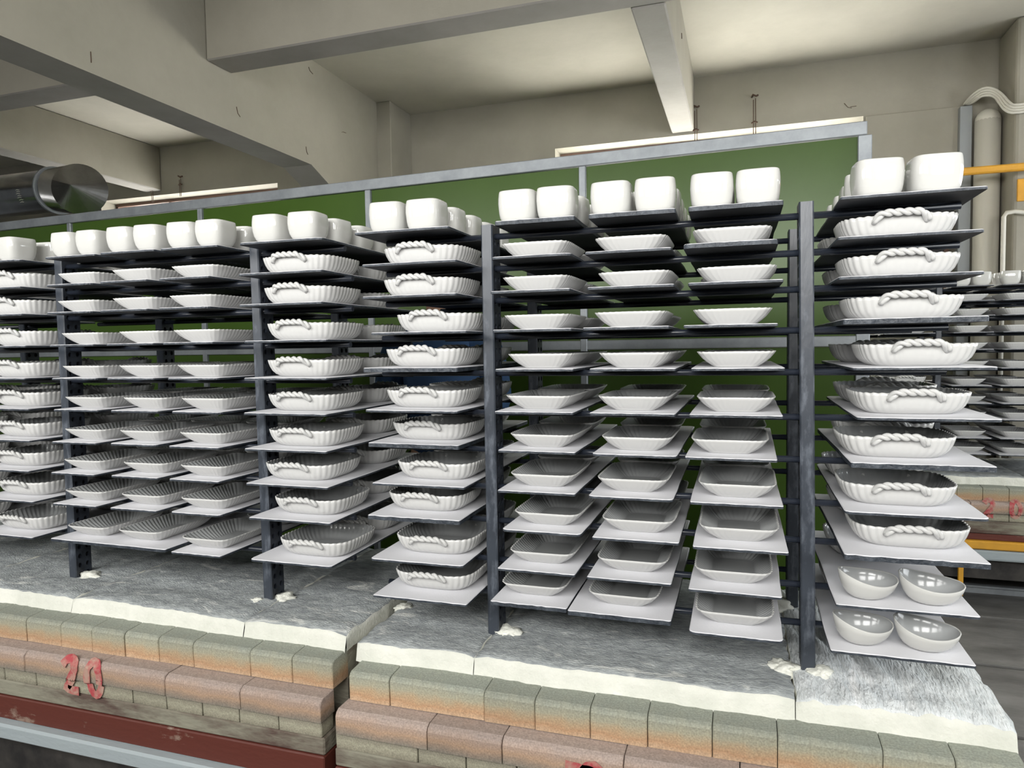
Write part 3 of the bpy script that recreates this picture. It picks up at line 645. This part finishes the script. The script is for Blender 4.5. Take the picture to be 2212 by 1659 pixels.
thick1 = {('l', 6), ('l', 8), ('r', 6), ('r', 8), ('r', 3), ('l', 4)}
for ci, rows in R1.items():
    wide = ci in 'lr'
    for i, (x, y) in enumerate(rows):
        cn = ORD[i] if i < 10 else 'lowest'
        key = ('wt' if (ci, i) in thick1 else 'w') if wide else ('nt' if (ci, i) in {('c1', 0), ('c2', 0), ('c3', 0), ('c3', 1)} else 'n')
        if (ci, i) == ('c2', 10): key = 'c2'
        if (ci, i) == ('c1', 10): key = 'nt'; x = -.601
        rz = rz_r.uniform(-.012, .012) if i not in (10,) else 0
        zt = put_board(key, x, y, Z1[i], 'right', ci, cn, rz)
        if i == 0:
            put_mugs((x - .052, x + .048) if wide else (x - .0485, x + .0465), zt, 'right', ci, y0=y + .055)
            continue
        if ci == 'r' and i >= 9:
            for s, bx, row in (('left', -.062, 0), ('right', .053, 0)):
                o = inst('oval_bowl', BOWL, None, (x + bx, y + .062, zt + .0003), .35 if s == 'left' else -.12)
                tag(o, 'white oval bowl at the %s of the %s board, right end of the right rack' % (s, cn), 'bowl', 'oval bowls on the two lowest boards')
            put_dish('H', x + .005, y + .42, zt, 'right', ci, cn, 'rear', 0)
            continue
        jx, jr = rz_r.uniform(-.004, .004), rz_r.uniform(-.02, .02)
        if wide:
            dx = {'r': {1: .0, 2: -.002, 3: .0, 4: .01, 5: -.01, 6: -.028, 7: -.01, 8: .005}, 'l': {3: .012, 9: .012, 10: .005, 7: .014, 6: .01}}[ci].get(i, 0)
            put_dish('H', x + dx + jx, y + .158, zt, 'right', ci, cn, 'front', jr + {('r', 6): .0}.get((ci, i), 0))
            put_dish('H', x + jx * 2 - .006, y + .432, zt, 'right', ci, cn, 'rear', -jr)
        else:
            put_dish('S', x + jx, y + .153, zt, 'right', ci, cn, 'front', jr * .6)
            put_dish('S', x - jx - .002, y + .422, zt, 'right', ci, cn, 'rear', -jr)
# --- left rack
R2 = {
 'r': [(-1.256, .253), (-1.257, .25), (-1.257, .25), (-1.250, .25), (-1.248, .25), (-1.256, .25), (-1.257, .25), (-1.256, .25), (-1.255, .25), (-1.252, .25)],
 'c3': [(-1.545, 0), (-1.565, 0), (-1.575, 0), (-1.560, 0), (-1.552, 0), (-1.545, 0), (-1.550, 0), (-1.555, 0), (-1.560, 0), (-1.557, 0)],
 'c2': [(-1.755, 0), (-1.775, 0), (-1.780, 0), (-1.765, 0), (-1.765, 0), (-1.760, 0), (-1.774, 0), (-1.768, 0), (-1.775, 0), None],
 'c1': [(-1.975, 0), (-1.990, 0), (-1.995, 0), (-1.985, 0), (-1.980, 0), (-1.979, 0), (-1.987, 0), (-1.998, 0), (-2.000, 0), (-1.885, 0)],
 'l': [(-2.30, 0), (-2.295, 0), (-2.30, 0), (-2.29, 0), (-2.295, 0), (-2.292, 0), (-2.290, 0), (-2.300, 0), (-2.292, 0), (-2.305, 0)]}
zextra = {'r': -.003, 'c3': 0, 'c2': .0, 'c1': .0, 'l': .0}
for ci, rows in R2.items():
    wide = ci in 'lr'
    for i, rr in enumerate(rows):
        if rr is None: continue
        x = rr[0]; y = -.10 + rz_r.uniform(-.004, .004); cn = ORD[i] if i < 9 else 'lowest'
        key = 'w' if wide else 'm' if ci in ('c3', 'c2', 'c1') and i else 'n'
        if ci == 'c1' and i == 9: key = 'dbl'
        zt = put_board(key, x, y, Z2[i], 'left', ci, cn, rz_r.uniform(-.01, .01) * (.3 if wide else 1))
        if i == 0:
            put_mugs((x - .058, x + .052) if wide else (x - .0485, x + .0465), zt, 'left', ci, y0=y + .055); continue
        jx, jr = rz_r.uniform(-.004, .004), rz_r.uniform(-.03, .03)
        if wide:
            dx = {0: 0, 7: -.012, 8: .012, 9: .024}.get(i, .004) if ci == 'r' else 0
            put_dish('H', x + dx + jx, y + .148, zt, 'left', ci, cn, 'front', jr)
            put_dish('H', x + jx, y + .428, zt, 'left', ci, cn, 'rear', -jr)
        elif key == 'dbl':
            for s, bx, cc in (('left', -.115, 'c1'), ('right', .085, 'c2')):
                for row, yy in (('front', .150), ('rear', .42)):
                    put_dish('S', x + bx, y + yy, zt, 'left', cc, cn, row, 0)
        else:
            put_dish('S', x + jx, y + .148, zt, 'left', ci, cn, 'front', jr * .5)
            put_dish('S', x - jx, y + .42, zt, 'left', ci, cn, 'rear', -jr)
# --- leftmost rack, only its right end boards
for i in range(10):
    zt = put_board('w', -2.672 + rz_r.uniform(-.003, .003), -.10, Z2[i], 'leftmost', 'r', ORD[i] if i < 9 else 'lowest')
    if i == 0: put_mugs((-2.73, -2.62), zt, 'leftmost', 'r', y0=-.045)
    else:
        put_dish('H', -2.672, .05, zt, 'leftmost', 'r', ORD[i] if i < 9 else 'lowest', 'front'); put_dish('H', -2.672, .328, zt, 'leftmost', 'r', ORD[i] if i < 9 else 'lowest', 'rear')
# --- distant rack
for ci, xc in (('l', -.888), ('c1', -.580), ('c2', -.352), ('c3', -.133)):
    for i, z in enumerate(Z1):
        cn = ORD[i] if i < 10 else 'lowest'; x = FX + xc + rz_r.uniform(-.005, .005)
        key = 'w' if ci == 'l' else 'n'
        zt = put_board(key, x, FY - .10, z, 'distant', ci, cn, rz_r.uniform(-.008, .008))
        if i == 0:
            put_mugs((x - .052, x + .048) if ci == 'l' else (x - .0485, x + .0465), zt, 'distant', ci, oy=FY, y0=-.045, rows=4 if ci == 'l' else 2); continue
        if ci == 'l' and i == 4:
            for s, bx in (('left', -.06), ('right', .055)):
                o = inst('oval_bowl', BOWL, None, (x + bx, FY - .035, zt + .0003), 0); tag(o, 'white oval bowl at the %s of the fifth board, distant rack' % s, 'bowl', 'oval bowls on the distant rack')
            continue
        if ci == 'l':
            put_dish('H', x, FY + .05, zt, 'distant', ci, cn, 'front', 0); put_dish('H', x, FY + .33, zt, 'distant', ci, cn, 'rear', 0)
        else:
            put_dish('S', x, FY + .052, zt, 'distant', ci, cn, 'front', 0)
            if ci != 'c3': put_dish('S', x, FY + .325, zt, 'distant', ci, cn, 'rear', 0)

# ---------------------------------------------------------------- worker in the aisle behind the racks, seen through the gaps
SKIN = mat('skin', (.52, .31, .21), rough=.6); BLUE = mat('blue_work_jacket', (.030, .075, .17), rough=.85, bump=.3, bump_scale=30); NAVY = mat('dark_trousers', (.012, .014, .022), rough=.9); HAIR = mat('black_hair', (.01, .01, .01), rough=.6)
def skin_obj(name, verts, edges, m, parent, root=0, sub=2):
    bm = MB(); L = bm.verts.layers.skin.verify(); V = []
    for (x, y, z, rx, *ry) in verts:
        v = bm.verts.new((x, y, z)); v[L].radius = (rx, ry[0] if ry else rx); V.append(v)
    V[root][L].use_root = True
    for a, b2 in edges: bm.edges.new((V[a], V[b2]))
    o = link(name, bm, m, parent)
    md = o.modifiers.new('skin', 'SKIN'); md.use_smooth_shade = True; o.modifiers.new('sub', 'SUBSURF').levels = sub; o.modifiers[-1].render_levels = sub
    return o
pr = empty('person', (-1.33, 1.10, ZF), .25)
pr.scale = (1.04, 1.04, 1.04); tag(pr, 'person in a blue work jacket standing behind the racks, seen through the gaps', 'person')
bv = [(0, 0, .96, .11, .08), (0, 0, 1.12, .10, .075), (0, 0, 1.30, .10, .07), (0, 0, 1.42, .06, .045), (0, -.01, 1.50, .052), (0, -.02, 1.58, .075, .085), (0, -.02, 1.66, .080, .095), (0, -.01, 1.73, .055, .065),
      (.09, 0, .88, .085), (.10, -.01, .50, .055), (.10, .01, .09, .038), (.10, -.10, .035, .035, .03), (-.09, 0, .88, .085), (-.10, -.01, .50, .055), (-.10, .01, .09, .038), (-.10, -.10, .035, .035, .03),
      (.17, 0, 1.39, .040), (.23, .01, 1.14, .036), (.15, -.20, 1.12, .030), (.12, -.26, 1.12, .026, .018), (-.17, 0, 1.39, .040), (-.24, .01, 1.14, .036), (-.12, -.20, 1.16, .030), (-.07, -.25, 1.17, .026, .018)]
be = [(0, 1), (1, 2), (2, 3), (3, 4), (4, 5), (5, 6), (6, 7), (0, 8), (8, 9), (9, 10), (10, 11), (0, 12), (12, 13), (13, 14), (14, 15), (3, 16), (16, 17), (17, 18), (18, 19), (3, 20), (20, 21), (21, 22), (22, 23)]
skin_obj('body', bv, be, SKIN, pr)
g = 1.2
skin_obj('jacket', [(x, y, z, rx * g + .012, (ry[0] if ry else rx) * g + .012) for (x, y, z, rx, *ry) in [(0, 0, .88, .135, .10), (0, 0, 1.12, .125, .09), (0, -.01, 1.30, .15, .10), (0, 0, 1.44, .085, .06), (.18, 0, 1.40, .058), (.23, .01, 1.14, .044), (.17, -.15, 1.125, .034), (-.18, 0, 1.40, .058), (-.24, .01, 1.14, .044), (-.14, -.15, 1.15, .034)]],
         [(0, 1), (1, 2), (2, 3), (3, 4), (4, 5), (5, 6), (3, 7), (7, 8), (8, 9)], BLUE, pr)
skin_obj('trousers', [(0, 0, .93, .14, .105), (.09, 0, .86, .10), (.10, -.01, .50, .072), (.10, .01, .12, .062), (-.09, 0, .86, .10), (-.10, -.01, .50, .072), (-.10, .01, .12, .062)], [(0, 1), (1, 2), (2, 3), (0, 4), (4, 5), (5, 6)], NAVY, pr)
for sx in (1, -1):
    skin_obj('shoe', [(.10 * sx, .03, .05, .045, .05), (.10 * sx, -.06, .045, .045, .042), (.10 * sx, -.14, .035, .035, .032)], [(0, 1), (1, 2)], NAVY, pr)
    hx, hy, hz = ((.12, -.27, 1.12) if sx > 0 else (-.07, -.26, 1.17))
    for k in range(4):
        q = (k - 1.5) * .018; ln = (.030, .036, .034, .026)[k]
        skin_obj('finger', [(hx + q, hy + .01, hz, .009), (hx + q * 1.1, hy - ln, hz + .002, .008), (hx + q * 1.1, hy - ln - .018, hz - .012, .0075), (hx + q, hy - ln - .016, hz - .030, .006)], [(0, 1), (1, 2), (2, 3)], SKIN, pr, sub=1)
    skin_obj('thumb', [(hx - sx * .02, hy + .02, hz, .011), (hx - sx * .045, hy - .005, hz + .004, .009), (hx - sx * .045, hy - .03, hz - .004, .008)], [(0, 1), (1, 2)], SKIN, pr, sub=1)
bm = MB(); r = bmesh.ops.create_uvsphere(bm, u_segments=20, v_segments=12, radius=1)
for v in bm.verts: v.co = Vector((v.co.x * .088, v.co.y * .105 + .005, v.co.z * .095 + 1.69))
bmesh.ops.delete(bm, geom=[v for v in bm.verts if v.co.z < 1.67 and v.co.y < -.02], context='VERTS'); link('hair', bm, HAIR, pr, True)
bm = MB(); bmesh.ops.create_cone(bm, cap_ends=True, segments=8, radius1=.012, radius2=.006, depth=.04)
for v in bm.verts: v.co += Vector((0, -.118, 1.625))
link('nose', bm, SKIN, pr, True)
for sx in (1, -1):
    bm = MB(); bmesh.ops.create_uvsphere(bm, u_segments=10, v_segments=6, radius=.011); bmesh.ops.translate(bm, verts=bm.verts, vec=(.032 * sx, -.105, 1.645)); link('eye', bm, HAIR, pr, True)
    bm = MB(); bmesh.ops.create_uvsphere(bm, u_segments=10, v_segments=6, radius=1)
    for v in bm.verts: v.co = Vector((v.co.x * .010 + .088 * sx, v.co.y * .018 - .01, v.co.z * .030 + 1.635))
    link('ear', bm, SKIN, pr, True)
bm = MB(); bmesh.ops.create_uvsphere(bm, u_segments=12, v_segments=6, radius=1)
for v in bm.verts: v.co = Vector((v.co.x * .024, v.co.y * .008 - .108, v.co.z * .007 + 1.590))
link('mouth', bm, mat('lips', (.35, .12, .10), rough=.5), pr, True)
